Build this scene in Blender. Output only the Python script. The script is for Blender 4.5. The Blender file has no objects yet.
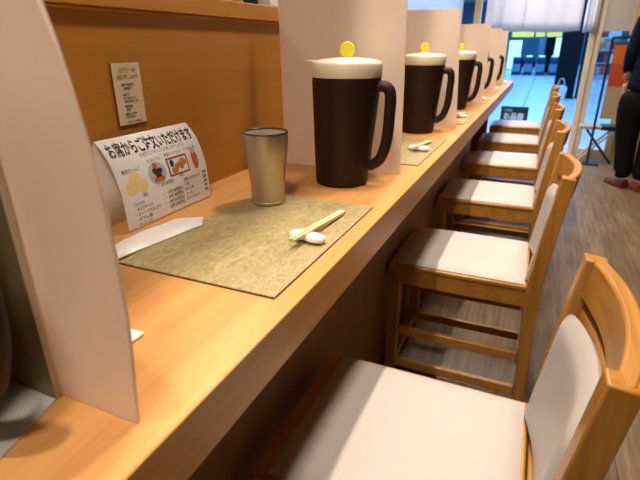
import bpy, bmesh, math, random
from mathutils import Vector, Matrix
random.seed(7)
sc = bpy.context.scene
COL = sc.collection
T = 0.775            # height of the counter top above the floor
PI = math.pi

# ------------------------------------------------------------------ materials
def new_mat(name):
    m = bpy.data.materials.new(name); m.use_nodes = True
    nt = m.node_tree; b = nt.nodes['Principled BSDF']
    return m, nt, b
def noise_bump(nt, b, scale, strength, dist=0.002, stretch=(1, 1, 1), detail=4):
    tc = nt.nodes.new('ShaderNodeTexCoord'); mp = nt.nodes.new('ShaderNodeMapping')
    mp.inputs['Scale'].default_value = stretch
    n = nt.nodes.new('ShaderNodeTexNoise'); n.inputs['Scale'].default_value = scale; n.inputs['Detail'].default_value = detail
    bp = nt.nodes.new('ShaderNodeBump'); bp.inputs['Strength'].default_value = strength; bp.inputs['Distance'].default_value = dist
    nt.links.new(tc.outputs['Object'], mp.inputs[0]); nt.links.new(mp.outputs[0], n.inputs['Vector'])
    nt.links.new(n.outputs['Fac'], bp.inputs['Height']); nt.links.new(bp.outputs[0], b.inputs['Normal'])
    return n
def plain(name, col, rough=.5, metal=0, var=.06, scale=40, bump=0, coat=0, emit=0, spec=.5):
    m, nt, b = new_mat(name)
    b.inputs['Roughness'].default_value = rough; b.inputs['Metallic'].default_value = metal
    b.inputs['Coat Weight'].default_value = coat; b.inputs['Specular IOR Level'].default_value = spec
    tc = nt.nodes.new('ShaderNodeTexCoord'); n = nt.nodes.new('ShaderNodeTexNoise'); n.inputs['Scale'].default_value = scale
    r = nt.nodes.new('ShaderNodeValToRGB')
    r.color_ramp.elements[0].color = (*[c * (1 - var) for c in col], 1); r.color_ramp.elements[1].color = (*[min(1, c * (1 + var)) for c in col], 1)
    nt.links.new(tc.outputs['Object'], n.inputs['Vector']); nt.links.new(n.outputs['Fac'], r.inputs[0]); nt.links.new(r.outputs[0], b.inputs['Base Color'])
    if bump:
        bp = nt.nodes.new('ShaderNodeBump'); bp.inputs['Strength'].default_value = bump; bp.inputs['Distance'].default_value = .001
        nt.links.new(n.outputs['Fac'], bp.inputs['Height']); nt.links.new(bp.outputs[0], b.inputs['Normal'])
    if emit:
        b.inputs['Emission Color'].default_value = (*col, 1); b.inputs['Emission Strength'].default_value = emit
    return m
def wood(name, c1, c2, axis='Y', rough=.4, scale=3., coat=0):
    m, nt, b = new_mat(name)
    b.inputs['Roughness'].default_value = rough; b.inputs['Coat Weight'].default_value = coat; b.inputs['Coat Roughness'].default_value = .25
    tc = nt.nodes.new('ShaderNodeTexCoord'); mp = nt.nodes.new('ShaderNodeMapping')
    s = [14, 14, 14]; s['XYZ'.index(axis)] = .9; mp.inputs['Scale'].default_value = s
    n = nt.nodes.new('ShaderNodeTexNoise'); n.inputs['Scale'].default_value = scale; n.inputs['Detail'].default_value = 8; n.inputs['Roughness'].default_value = .6; n.inputs['Distortion'].default_value = .6
    mp2 = nt.nodes.new('ShaderNodeMapping'); s2 = [120, 120, 120]; s2['XYZ'.index(axis)] = 4; mp2.inputs['Scale'].default_value = s2
    n2 = nt.nodes.new('ShaderNodeTexNoise'); n2.inputs['Scale'].default_value = 2; n2.inputs['Detail'].default_value = 3
    mx = nt.nodes.new('ShaderNodeMath'); mx.operation = 'MULTIPLY_ADD'; mx.inputs[1].default_value = .3
    r = nt.nodes.new('ShaderNodeValToRGB'); r.color_ramp.elements[0].position = .45; r.color_ramp.elements[1].position = .85
    r.color_ramp.elements[0].color = (*c1, 1); r.color_ramp.elements[1].color = (*c2, 1)
    nt.links.new(tc.outputs['Object'], mp.inputs[0]); nt.links.new(mp.outputs[0], n.inputs['Vector'])
    nt.links.new(tc.outputs['Object'], mp2.inputs[0]); nt.links.new(mp2.outputs[0], n2.inputs['Vector'])
    nt.links.new(n2.outputs['Fac'], mx.inputs[0]); nt.links.new(n.outputs['Fac'], mx.inputs[2])
    nt.links.new(mx.outputs[0], r.inputs[0]); nt.links.new(r.outputs[0], b.inputs['Base Color'])
    bp = nt.nodes.new('ShaderNodeBump'); bp.inputs['Strength'].default_value = .08; bp.inputs['Distance'].default_value = .001
    nt.links.new(n2.outputs['Fac'], bp.inputs['Height']); nt.links.new(bp.outputs[0], b.inputs['Normal'])
    return m
def plank_floor():
    m, nt, b = new_mat('floor_planks')
    tc = nt.nodes.new('ShaderNodeTexCoord'); mp = nt.nodes.new('ShaderNodeMapping'); mp.inputs['Rotation'].default_value = (0, 0, PI / 2)
    br = nt.nodes.new('ShaderNodeTexBrick'); br.inputs['Scale'].default_value = 1; br.inputs['Brick Width'].default_value = 1.1; br.inputs['Row Height'].default_value = .12
    br.inputs['Mortar Size'].default_value = .0016; br.inputs['Color1'].default_value = (.21, .145, .085, 1); br.inputs['Color2'].default_value = (.30, .215, .135, 1); br.inputs['Mortar'].default_value = (.10, .075, .05, 1)
    mp2 = nt.nodes.new('ShaderNodeMapping'); mp2.inputs['Scale'].default_value = (40, 2.2, 1)
    n = nt.nodes.new('ShaderNodeTexNoise'); n.inputs['Scale'].default_value = 1.4; n.inputs['Detail'].default_value = 8; n.inputs['Roughness'].default_value = .7
    r = nt.nodes.new('ShaderNodeValToRGB'); r.color_ramp.elements[0].position = .3; r.color_ramp.elements[1].position = .75
    r.color_ramp.elements[0].color = (.25, .21, .17, 1); r.color_ramp.elements[1].color = (1.1, 1.04, .96, 1)
    mx = nt.nodes.new('ShaderNodeMix'); mx.data_type = 'RGBA'; mx.blend_type = 'MULTIPLY'; mx.inputs[0].default_value = 1
    L = nt.links.new
    L(tc.outputs['Object'], mp.inputs[0]); L(mp.outputs[0], br.inputs['Vector']); L(tc.outputs['Object'], mp2.inputs[0]); L(mp2.outputs[0], n.inputs['Vector'])
    L(n.outputs['Fac'], r.inputs[0]); L(br.outputs['Color'], mx.inputs[6]); L(r.outputs[0], mx.inputs[7]); L(mx.outputs[2], b.inputs['Base Color'])
    b.inputs['Roughness'].default_value = .45
    return m
def tile_floor():
    m, nt, b = new_mat('concourse_tiles')
    tc = nt.nodes.new('ShaderNodeTexCoord')
    br = nt.nodes.new('ShaderNodeTexBrick'); br.inputs['Scale'].default_value = 1; br.offset = 0; br.inputs['Brick Width'].default_value = 1.8; br.inputs['Row Height'].default_value = 1.8
    br.inputs['Mortar Size'].default_value = .03; br.inputs['Color1'].default_value = (.55, .60, .66, 1); br.inputs['Color2'].default_value = (.62, .66, .70, 1); br.inputs['Mortar'].default_value = (.30, .36, .44, 1)
    nt.links.new(tc.outputs['Object'], br.inputs['Vector']); nt.links.new(br.outputs['Color'], b.inputs['Base Color'])
    b.inputs['Roughness'].default_value = .3
    return m
def mat_place():
    m, nt, b = new_mat('place_mat_leather')
    b.inputs['Roughness'].default_value = .33; b.inputs['Specular IOR Level'].default_value = .5
    tc = nt.nodes.new('ShaderNodeTexCoord'); mp = nt.nodes.new('ShaderNodeMapping'); mp.inputs['Scale'].default_value = (1.5, .8, 1); mp.inputs['Rotation'].default_value = (0, 0, .5)
    n = nt.nodes.new('ShaderNodeTexNoise'); n.inputs['Scale'].default_value = 55; n.inputs['Detail'].default_value = 3; n.inputs['Distortion'].default_value = 1.8
    r = nt.nodes.new('ShaderNodeValToRGB'); r.color_ramp.elements[0].position = .35; r.color_ramp.elements[1].position = .68
    r.color_ramp.elements[0].color = (.34, .27, .12, 1); r.color_ramp.elements[1].color = (.50, .42, .23, 1)
    bp = nt.nodes.new('ShaderNodeBump'); bp.inputs['Strength'].default_value = .55; bp.inputs['Distance'].default_value = .002
    L = nt.links.new
    L(tc.outputs['Object'], mp.inputs[0]); L(mp.outputs[0], n.inputs['Vector']); L(n.outputs['Fac'], r.inputs[0]); L(r.outputs[0], b.inputs['Base Color'])
    L(n.outputs['Fac'], bp.inputs['Height']); L(bp.outputs[0], b.inputs['Normal'])
    return m
def glass(name, tint=(1, 1, 1), gloss=.08):
    m = bpy.data.materials.new(name); m.use_nodes = True; nt = m.node_tree; nt.nodes.clear()
    o = nt.nodes.new('ShaderNodeOutputMaterial'); mx = nt.nodes.new('ShaderNodeMixShader'); t = nt.nodes.new('ShaderNodeBsdfTransparent'); g = nt.nodes.new('ShaderNodeBsdfGlossy')
    t.inputs[0].default_value = (*tint, 1); g.inputs['Roughness'].default_value = .03; mx.inputs[0].default_value = gloss
    nt.links.new(t.outputs[0], mx.inputs[1]); nt.links.new(g.outputs[0], mx.inputs[2]); nt.links.new(mx.outputs[0], o.inputs[0])
    return m
def frosted(name, col, trans, rough=.35, spec=.08):
    m = bpy.data.materials.new(name); m.use_nodes = True; nt = m.node_tree; nt.nodes.clear(); L = nt.links.new
    o = nt.nodes.new('ShaderNodeOutputMaterial'); d = nt.nodes.new('ShaderNodeBsdfDiffuse'); t = nt.nodes.new('ShaderNodeBsdfTranslucent'); g = nt.nodes.new('ShaderNodeBsdfGlossy')
    m1 = nt.nodes.new('ShaderNodeMixShader'); m2 = nt.nodes.new('ShaderNodeMixShader'); n = nt.nodes.new('ShaderNodeTexNoise'); n.inputs['Scale'].default_value = 3
    r = nt.nodes.new('ShaderNodeValToRGB'); r.color_ramp.elements[0].color = (*[c * .96 for c in col], 1); r.color_ramp.elements[1].color = (*col, 1)
    L(n.outputs['Fac'], r.inputs[0]); L(r.outputs[0], d.inputs[0]); L(r.outputs[0], t.inputs[0]); g.inputs['Roughness'].default_value = rough; g.inputs[0].default_value = (1, 1, 1, 1)
    m1.inputs[0].default_value = trans; m2.inputs[0].default_value = spec
    L(d.outputs[0], m1.inputs[1]); L(t.outputs[0], m1.inputs[2]); L(m1.outputs[0], m2.inputs[1]); L(g.outputs[0], m2.inputs[2]); L(m2.outputs[0], o.inputs[0])
    return m
M = {}
M['counter'] = wood('counter_maple', (.58, .27, .080), (.72, .38, .135), 'Y', .36, 2.2); M['counter'].node_tree.nodes['Principled BSDF'].inputs['Specular IOR Level'].default_value = .3
M['wallwood'] = wood('wall_panel_wood', (.36, .145, .012), (.44, .185, .020), 'Y', .45, 2.0)
M['ledge'] = wood('ledge_wood', (.46, .195, .028), (.56, .26, .045), 'Y', .4, 2.0)
M['oak'] = wood('chair_oak', (.34, .145, .020), (.50, .24, .045), 'Z', .38, 3.2, .15)
M['oakx'] = wood('chair_oak_cross', (.34, .145, .020), (.50, .24, .045), 'Y', .38, 3.2, .15)
M['cream'] = plain('cream_leatherette', (.50, .455, .425), .5, var=.03, scale=160, bump=.12)
M['pitcher'] = plain('dark_brown_plastic', (.018, .006, .003), .5, var=.1, scale=300, bump=.05, spec=.3)
M['lid'] = plain('ivory_plastic', (.80, .73, .56), .4, var=.02)
M['yellow'] = plain('yellow_plastic', (.80, .70, .05), .35, var=.03)
M['metal'] = plain('brushed_champagne_metal', (.54, .47, .36), .42, metal=1, var=.06, scale=90)
M['lining'] = plain('satin_silver_lining', (.72, .70, .66), .55, metal=.4)
M['metalrim'] = plain('dark_metal_rim', (.20, .17, .13), .25, metal=1)
M['mat'] = mat_place()
M['matedge'] = plain('mat_edge_dark', (.06, .04, .03), .5)
M['porcelain'] = plain('white_porcelain', (.85, .83, .80), .12, var=.01, coat=.4)
M['chop'] = plain('pale_birch', (.80, .66, .42), .5, var=.05, scale=60)
M['paper'] = plain('white_paper', (.82, .81, .82), .55, var=.015)
M['napkin'] = plain('white_film_wrap', (.86, .86, .86), .3, var=.02, scale=30, bump=.15)
M['ink'] = plain('black_ink', (.015, .012, .012), .6)
M['greyink'] = plain('grey_ink', (.12, .10, .09), .6)
M['cardpaper'] = plain('beige_card', (.62, .50, .36), .5, var=.03)
M['tanink'] = plain('tan_ink', (.34, .20, .09), .6)
M['cardedge'] = plain('card_edge_brown', (.12, .045, .01), .5)
M['panel'] = frosted('milky_acrylic', (.92, .81, .715), .38)
M['smoke'] = plain('smoked_acrylic', (.20, .155, .075), .3, var=.12, scale=8, coat=.3)
M['grey'] = plain('pale_grey_plastic', (.52, .50, .47), .3, var=.03)
M['floor'] = plank_floor(); M['tile'] = tile_floor()
M['ceil'] = plain('ceiling_plaster', (.30, .26, .22), .8)
M['plaster'] = plain('warm_plaster', (.20, .14, .09), .8)
M['postwood'] = plain('pale_post_wood', (.66, .55, .42), .5, var=.05)
M['noren'] = frosted('white_linen', (.86, .85, .88), .45, .6, .01)
M['blind'] = plain('grey_blind', (.42, .41, .40), .7)
M['blindfilm'] = frosted('frosted_window_film', (.80, .84, .88), .7)
M['glass'] = glass('clear_glass')
M['black'] = plain('black_metal', (.012, .012, .014), .4)
M['pillar'] = plain('dark_pillar_panel', (.006, .007, .012), .6, var=.2, scale=2, spec=.12)
M['gate'] = plain('gate_dark_blue', (.012, .04, .10), .5, spec=.2)
M['gatelight'] = plain('gate_pale_side', (.12, .24, .36), .5)
M['teal'] = plain('teal_wall_panel', (.05, .20, .30), .5, var=.2, scale=.6)
M['cyan'] = plain('lit_cyan_panel', (.45, .92, 1.0), .5, emit=1.1)
M['lime'] = plain('lit_lime_panel', (.65, .95, .55), .5, emit=.9)
M['signyellow'] = plain('lit_yellow_sign', (.85, .80, .16), .5, emit=.55)
M['orange'] = plain('orange_print', (.55, .13, .02), .5, var=.05)
M['redorange'] = plain('red_orange_print', (.48, .075, .012), .5, var=.05)
M['tan'] = plain('tan_print', (.42, .32, .22), .6, var=.1)
M['green'] = plain('dark_green_print', (.03, .07, .05), .6)
M['red'] = plain('red_pack', (.55, .04, .06), .4); M['pink'] = plain('pink_pack', (.70, .30, .38), .4); M['whitepk'] = plain('white_pack', (.7, .72, .75), .4); M['navypk'] = plain('navy_pack', (.03, .04, .12), .4)
M['shelf'] = plain('pale_shelf_metal', (.40, .46, .52), .5)
M['navy'] = plain('navy_cloth', (.006, .008, .026), .9, spec=.1, var=.15, scale=60, bump=.3)
M['blackcloth'] = plain('black_cloth', (.006, .006, .006), .9, spec=.1, var=.15, scale=60, bump=.3)
M['skin'] = plain('skin', (.52, .30, .20), .5)
M['hair'] = plain('black_hair', (.010, .008, .007), .4)
M['shoe'] = plain('brown_leather', (.09, .022, .008), .55, spec=.2)
M['shoered'] = plain('red_brown_leather', (.22, .025, .012), .5, spec=.25)
M['bag'] = plain('pale_bag', (.62, .68, .76), .6, bump=.4, scale=12)
M['lantern'] = plain('tan_paper', (.40, .30, .20), .7)
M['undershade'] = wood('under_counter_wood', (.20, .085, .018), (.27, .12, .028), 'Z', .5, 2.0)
M['mochi'] = plain('pale_yellow_print', (.80, .62, .30), .5, var=.15, scale=160)
M['platep'] = plain('grey_blue_print', (.45, .48, .58), .5)
M['choc'] = plain('dark_brown_print', (.06, .03, .02), .5, var=.4, scale=200)
M['cherry'] = plain('cherry_print', (.55, .06, .03), .5)
M['pastry'] = plain('pastry_print', (.50, .18, .06), .5, var=.4, scale=180)
M['frameprint'] = plain('red_brown_print', (.36, .07, .03), .5)
M['tea'] = plain('tea_print', (.50, .10, .02), .5, var=.2, scale=100)
M['housing'] = plain('lamp_housing', (.6, .6, .58), .5)

# ------------------------------------------------------------------ mesh helpers
def bx(bm, x0, x1, y0, y1, z0, z1):
    r = bmesh.ops.create_cube(bm, size=1)['verts']
    for v in r:
        v.co = Vector(((x0 + x1) / 2 + v.co.x * (x1 - x0), (y0 + y1) / 2 + v.co.y * (y1 - y0), (z0 + z1) / 2 + v.co.z * (z1 - z0)))
    return r
def prism(bm, pts, axis, a, b):
    """closed polygon pts in the two other axes, extruded along axis from a to b"""
    def mk(p, c):
        return {'x': (c, p[0], p[1]), 'y': (p[0], c, p[1]), 'z': (p[0], p[1], c)}[axis]
    v0 = [bm.verts.new(mk(p, a)) for p in pts]; v1 = [bm.verts.new(mk(p, b)) for p in pts]; n = len(pts)
    bm.faces.new(v0); bm.faces.new(v1[::-1])
    for i in range(n): bm.faces.new((v0[i], v1[i], v1[(i + 1) % n], v0[(i + 1) % n]))
def lathe(bm, prof, seg=40, c=(0, 0)):
    rings = []
    for r, z in prof:
        if r < 1e-6: rings.append([bm.verts.new((c[0], c[1], z))])
        else: rings.append([bm.verts.new((c[0] + r * math.cos(2 * PI * i / seg), c[1] + r * math.sin(2 * PI * i / seg), z)) for i in range(seg)])
    for a, b in zip(rings, rings[1:]):
        for i in range(seg):
            j = (i + 1) % seg
            if len(a) == 1 and len(b) > 1: bm.faces.new((a[0], b[i], b[j]))
            elif len(b) == 1 and len(a) > 1: bm.faces.new((a[i], a[j], b[0]))
            elif len(a) > 1: bm.faces.new((a[i], a[j], b[j], b[i]))
def tube(bm, path, r, seg=10, r2=None, squash=1.0):
    path = [Vector(p) for p in path]; rings = []; n = len(path); up = None
    for i, p in enumerate(path):
        t = (path[min(i + 1, n - 1)] - path[max(i - 1, 0)]).normalized()
        if up is None: up = t.orthogonal().normalized()
        up = (up - t * up.dot(t)).normalized(); s = t.cross(up)
        rr = r if r2 is None else r + (r2 - r) * i / (n - 1)
        rings.append([bm.verts.new(p + (up * math.cos(2 * PI * k / seg) + s * math.sin(2 * PI * k / seg) * squash) * rr) for k in range(seg)])
    for a, b in zip(rings, rings[1:]):
        for k in range(seg): bm.faces.new((a[k], a[(k + 1) % seg], b[(k + 1) % seg], b[k]))
    bm.faces.new(rings[0][::-1]); bm.faces.new(rings[-1])
def spline(pts, n=8):
    P = [Vector(p) for p in pts]; P = [P[0] * 2 - P[1]] + P + [P[-1] * 2 - P[-2]]; out = []
    for i in range(1, len(P) - 2):
        for k in range(n):
            t = k / n; a, b, c, d = P[i - 1:i + 3]
            out.append(.5 * ((2 * b) + (c - a) * t + (2 * a - 5 * b + 4 * c - d) * t * t + (3 * b - a - 3 * c + d) * t ** 3))
    out.append(P[-2]); return out
def build(name, bm, mat, parent=None, bevel=0, seg=2, smooth=True, sub=0, loc=None, rz=0):
    bmesh.ops.recalc_face_normals(bm, faces=bm.faces)
    me = bpy.data.meshes.new(name); bm.to_mesh(me); bm.free()
    for mm in (mat if isinstance(mat, (list, tuple)) else [mat]): me.materials.append(mm)
    o = bpy.data.objects.new(name, me); COL.objects.link(o)
    if parent: o.parent = parent
    if loc: o.location = loc
    o.rotation_euler.z = rz
    if smooth:
        for p in me.polygons: p.use_smooth = True
    if bevel:
        b = o.modifiers.new('bevel', 'BEVEL'); b.width = bevel; b.segments = seg; b.limit_method = 'ANGLE'; b.angle_limit = .6; b.harden_normals = False
    if sub:
        s = o.modifiers.new('sub', 'SUBSURF'); s.levels = sub; s.render_levels = sub
    if smooth:
        try:
            me.set_sharp_from_angle(angle=math.radians(38))
        except Exception: pass
    return o
def tag(o, label, cat, group=None):
    o['label'] = label; o['category'] = cat
    if group: o['group'] = group
    return o
def struct(name, bm, mat, bevel=0):
    o = build(name, bm, mat, None, bevel, smooth=False); o['kind'] = 'structure'; return o
def thing(name, label, cat, loc, rz=0, group=None):
    o = bpy.data.objects.new(name, None); COL.objects.link(o); o.location = loc; o.rotation_euler.z = rz
    o.empty_display_size = .05
    return tag(o, label, cat, group)
def dup(root, loc, rz, label, group=None):
    r = root.copy(); COL.objects.link(r); r.location = loc; r.rotation_euler.z = rz; r['label'] = label
    if group: r['group'] = group
    for ch in list(root.children):
        c = ch.copy(); COL.objects.link(c); c.parent = r
        for g in list(ch.children):
            d = g.copy(); COL.objects.link(d); d.parent = c
    return r
def B(): return bmesh.new()
def box_obj(name, dims, mat, parent=None, bevel=.002, **k):
    bm = B(); bx(bm, *dims); return build(name, bm, mat, parent, bevel, **k)
def text_geo(s, size, bold=0., sx=1.):
    """flat glyph mesh of a string: list of 2D points and faces, origin at left baseline"""
    cu = bpy.data.curves.new('t', 'FONT'); cu.body = s; cu.size = size; cu.offset = bold; cu.resolution_u = 2; cu.fill_mode = 'FRONT'
    o = bpy.data.objects.new('t', cu); COL.objects.link(o)
    dg = bpy.context.evaluated_depsgraph_get(); ev = o.evaluated_get(dg); me = ev.to_mesh()
    vs = [(v.co.x * sx, v.co.y) for v in me.vertices]; fs = [tuple(p.vertices) for p in me.polygons]
    ev.to_mesh_clear(); bpy.data.objects.remove(o); bpy.data.curves.remove(cu)
    return vs, fs
def put_text(bm, s, x, y, size, width, mapper, bold=0.):
    vs, fs = text_geo(s, size, bold)
    if not vs: return
    x0 = min(v[0] for v in vs); x1 = max(v[0] for v in vs); k = width / max(1e-6, x1 - x0)
    nv = [bm.verts.new(mapper(x + (v[0] - x0) * k, y + v[1])) for v in vs]
    for f in fs:
        try: bm.faces.new([nv[i] for i in f])
        except ValueError: pass

# ------------------------------------------------------------------ the setting
XW = -.39       # face of the wood wall behind the counter
YF = 5.05       # plane of the shop front
bm = B(); bx(bm, -3.2, .60, -3, 4.4, -.1, 0); bx(bm, .60, 3.2, -3, YF + .03, -.1, 0); struct('floor', bm, M['floor'])
bm = B(); bx(bm, -3.2, .60, 4.4, 45, -.1, 0); bx(bm, .60, 14, YF + .03, 45, -.1, 0); bx(bm, -14, -3.2, 4.4, 45, -.1, 0); struct('floor_outside', bm, M['tile'])
bm = B(); bx(bm, -3.2, 3.2, -3, YF, 2.46, 2.56); struct('ceiling', bm, M['ceil'])
bm = B(); bx(bm, -3.3, -3.2, -3, YF, 0, 2.5); struct('wall_left', bm, M['plaster'])
bm = B(); bx(bm, 3.2, 3.3, -3, YF, 0, 2.5); struct('wall_right', bm, M['plaster'])
bm = B(); bx(bm, -3.3, 3.3, -3.1, -3, 0, 2.5); struct('wall_back', bm, M['plaster'])
# low timber wall between counter and kitchen
bm = B(); bx(bm, XW - .12, XW, -1.4, 4.22, 0, T + .3385); struct('wall_counter', bm, M['wallwood'])
bm = B(); bx(bm, XW - .13, XW + .010, -1.4, 4.24, T + .3385, T + .3425); bx(bm, XW - .13, XW + .014, -1.4, 4.24, T + .3428, T + .377)
struct('trim_1', bm, M['ledge'], .002)
# unseen soffit added to cut the downlights off the wall side of the counter
bm = B(); bx(bm, -1.0, -.1025, -1.4, 4.7, T + 1.1, 2.46); struct('ceiling_light_cut', bm, M['plaster'])
# shop front
bm = B(); bx(bm, .60, .648, YF - .03, YF + .05, 0, 2.46); struct('trim_2', bm, M['postwood'], .003)
bm = B(); bx(bm, -.475, -.41, YF - .03, YF + .04, 0, 2.46); struct('trim_3', bm, M['postwood'], .003)
bm = B(); bx(bm, .98, 3.2, YF - .02, YF + .08, 0, 1.16); bx(bm, .93, 3.2, YF - .02, YF + .08, 1.16, 2.46); struct('wall_front', bm, [wood('front_wall_wood', (.55, .36, .14), (.66, .45, .20), 'Z', .5, 2)])
bm = B(); bx(bm, -3.2, .60, YF - .03, YF + .08, 2.2, 2.46); bx(bm, .648, .93, YF - .03, YF + .08, 2.2, 2.46); struct('trim_4', bm, M['postwood'])
# window beside the mullion: clear strip, then a filmed pane
d = bpy.data.objects.new('window_1', None); COL.objects.link(d); d['kind'] = 'structure'
box_obj('window_pane', (-.60, -.475, YF, YF + .006, 0, 2.2), M['glass'], d, 0)
box_obj('window_frame', (-.625, -.60, YF - .012, YF + .02, 0, 2.2), M['blindfilm'], d, .001)
box_obj('frosted_pane', (-3.2, -.625, YF, YF + .008, 0, 2.2), M['blindfilm'], d, 0)
# sliding glass door
d = bpy.data.objects.new('door_1', None); COL.objects.link(d); d['kind'] = 'structure'
box_obj('door_pane', (.70, .93, YF + .005, YF + .012, .07, 2.2), M['glass'], d, 0)
bm = B(); bx(bm, .648, .70, YF - .01, YF + .03, 0, 2.2); bx(bm, .93, .98, YF - .01, YF + .03, 0, 1.16); bx(bm, .70, .93, YF - .01, YF + .03, 0, .08)
build('door_frame', bm, M['postwood'], d, .002)
# concourse beyond
bm = B(); bx(bm, -14, 14, 34, 34.2, 0, 5); struct('wall_outside', bm, M['teal'])
bm = B(); bx(bm, -14, 14, YF + .1, 34, 3.6, 3.8); struct('ceiling_outside', bm, M['whitepk'])
bm = B(); bx(bm, .50, .90, 11.3, 11.8, 0, 3.6); struct('pillar_outside', bm, M['pillar'], .01)
bm = B(); bx(bm, .955, 1.04, 11.3, 11.8, 0, 3.6); struct('pillar_outside_slim', bm, M['pillar'], .01)

# ------------------------------------------------------------------ counter
ct = thing('dining_counter', 'long pale wooden dining counter running along the timber wall to the doorway', 'counter', (0, 0, 0))
box_obj('counter_top', (XW + .001, .029, -1.4, 4.23, T - .064, T), M['counter'], ct, .0012, seg=1, smooth=False)
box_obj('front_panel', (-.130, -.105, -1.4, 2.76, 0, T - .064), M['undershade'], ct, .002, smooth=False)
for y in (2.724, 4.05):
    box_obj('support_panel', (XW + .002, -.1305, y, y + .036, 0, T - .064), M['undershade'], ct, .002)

# ------------------------------------------------------------------ chairs
def make_chair(label):
    t = thing('dining_chair', label, 'chair', (0, 0, 0), 0, 'oak chairs along the counter')
    W = .353; h = W / 2; Z = T - .343        # seat height
    p = .034
    for s in (-1, 1):
        y0, y1 = sorted((s * h, s * (h - .032)))
        bm = B(); prism(bm, [(-.080, 0), (-.080 + p, 0), (-.080 + p, Z - .014), (-.082, Z - .014)], 'y', y0, y1); build('front_leg', bm, M['oak'], t, .003)
        bm = B(); prism(bm, [(.338, 0), (.368, 0), (.356, Z - .12), (.357, Z), (.366, Z + .14), (.386, T - .028), (.352, T - .024), (.332, Z + .16), (.316, Z), (.320, Z - .12)], 'y', y0, y1)
        build('rear_leg', bm, M['oak'], t, .003)
        box_obj('side_rail', (-.048, .320, y0 + .004 if s < 0 else y1 - .026, y0 + .026 if s < 0 else y1 - .004, Z - .068, Z - .012), M['oakx'], t, .002)
        box_obj('side_stretcher', (-.048, .330, y0 + .006 if s < 0 else y1 - .024, y0 + .024 if s < 0 else y1 - .006, .050, .080), M['oakx'], t, .003)
        box_obj('side_stretcher', (-.048, .322, y0 + .006 if s < 0 else y1 - .024, y0 + .024 if s < 0 else y1 - .006, .175, .205), M['oakx'], t, .003)
    box_obj('front_rail', (-.074, -.052, -h + .03, h - .03, Z - .068, Z - .012), M['oakx'], t, .002)
    box_obj('front_stretcher', (-.074, -.050, -h + .03, h - .03, .05, .082), M['oakx'], t, .003)
    box_obj('rear_rail', (.322, .346, -h + .03, h - .03, Z - .068, Z - .012), M['oakx'], t, .002)
    box_obj('seat_frame', (-.084, .318, -h, h, Z - .016, Z - .001), M['oakx'], t, .004)
    # upholstered seat: crowned pad
    bm = B(); n = 18; top = {}
    def crown(u, v):
        e = 1 - max(abs(u), abs(v)) ** 8
        return Z - .001 + .003 + .015 * (max(0, e)) ** .5 * (1 - .35 * (u * u + v * v) * .5)
    for i in range(n + 1):
        for j in range(n + 1):
            u = -1 + 2 * i / n; v = -1 + 2 * j / n
            u = math.copysign(abs(u) ** .7, u); v = math.copysign(abs(v) ** .7, v)
            top[i, j] = bm.verts.new((.1265 + u * .1835, v * (h - .009), crown(u, v)))
    for i in range(n):
        for j in range(n): bm.faces.new((top[i, j], top[i + 1, j], top[i + 1, j + 1], top[i, j + 1]))
    edge = [top[i, 0] for i in range(n)] + [top[n, j] for j in range(n)] + [top[i, n] for i in range(n, 0, -1)] + [top[0, j] for j in range(n, 0, -1)]
    low = [bm.verts.new((v.co.x, v.co.y, Z - .002)) for v in edge]
    for i in range(len(edge)): bm.faces.new((edge[i], edge[(i + 1) % len(edge)], low[(i + 1) % len(edge)], low[i]))
    bm.faces.new(low[::-1]); build('seat_cushion', bm, M['cream'], t)
    # bowed top rail
    def bowed(z0, z1, x0, x1, bow, thick, ya, N=20):
        """curved slab: (z0,x0) bottom to (z1,x1) top, bulging backwards by bow"""
        bm = B(); rows = []
        for i in range(N + 1):
            v = -1 + 2 * i / N; y = v * ya; b = bow * (1 - v * v)
            rows.append([bm.verts.new(c) for c in ((x0 + b, y, z0), (x0 + b + thick, y, z0), (x1 + b + thick, y, z1), (x1 + b, y, z1))])
        for a, c in zip(rows, rows[1:]):
            for k in range(4): bm.faces.new((a[k], a[(k + 1) % 4], c[(k + 1) % 4], c[k]))
        bm.faces.new(rows[0]); bm.faces.new(rows[-1][::-1]); return bm
    build('top_rail', bowed(T - .092, T - .026, .347, .356, .030, .022, h - .004), M['oakx'], t, .004)
    # back pad with rolled top, following the same bow
    bm = B(); N = 18; K = 14; rows = []
    for i in range(N + 1):
        v = -1 + 2 * i / N; ya = h - .030; y = v * ya; b = .028 * (1 - v * v); e = (1 - abs(v) ** 6) ** .5 if abs(v) < 1 else 0
        th = .012 + .024 * e; ring = []
        zb, zt = Z + .008, T - .114 - .010 * (1 - e); xb, xt = .312, .340
        for k in range(K):
            a = k / (K - 1)
            z = zb + (zt - zb) * (1 - (1 - a) ** 1.0); f = 1 - max(0, (a - .86) / .14) ** 2.2
            ring.append(bm.verts.new((xb + (xt - xb) * a + b - .5 * th * f + .006, y, z)))
        for k in range(K - 1, -1, -1):
            a = k / (K - 1); z = zb + (zt - zb) * a - .0015; f = 1 - max(0, (a - .86) / .14) ** 2.2
            ring.append(bm.verts.new((xb + (xt - xb) * a + b + .5 * th * f + .008, y, z)))
        rows.append(ring)
    for a, c in zip(rows, rows[1:]):
        for k in range(2 * K): bm.faces.new((a[k], a[(k + 1) % (2 * K)], c[(k + 1) % (2 * K)], c[k]))
    bm.faces.new(rows[0]); bm.faces.new(rows[-1][::-1]); build('back_pad', bm, M['cream'], t)
    build('back_slat', bowed(T - .150, T - .112, .352, .357, .024, .012, h - .012), M['oakx'], t, .002)
    return t
chair_y = [.204, 1.049, 1.805, 2.551, 3.297, 4.048]
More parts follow.
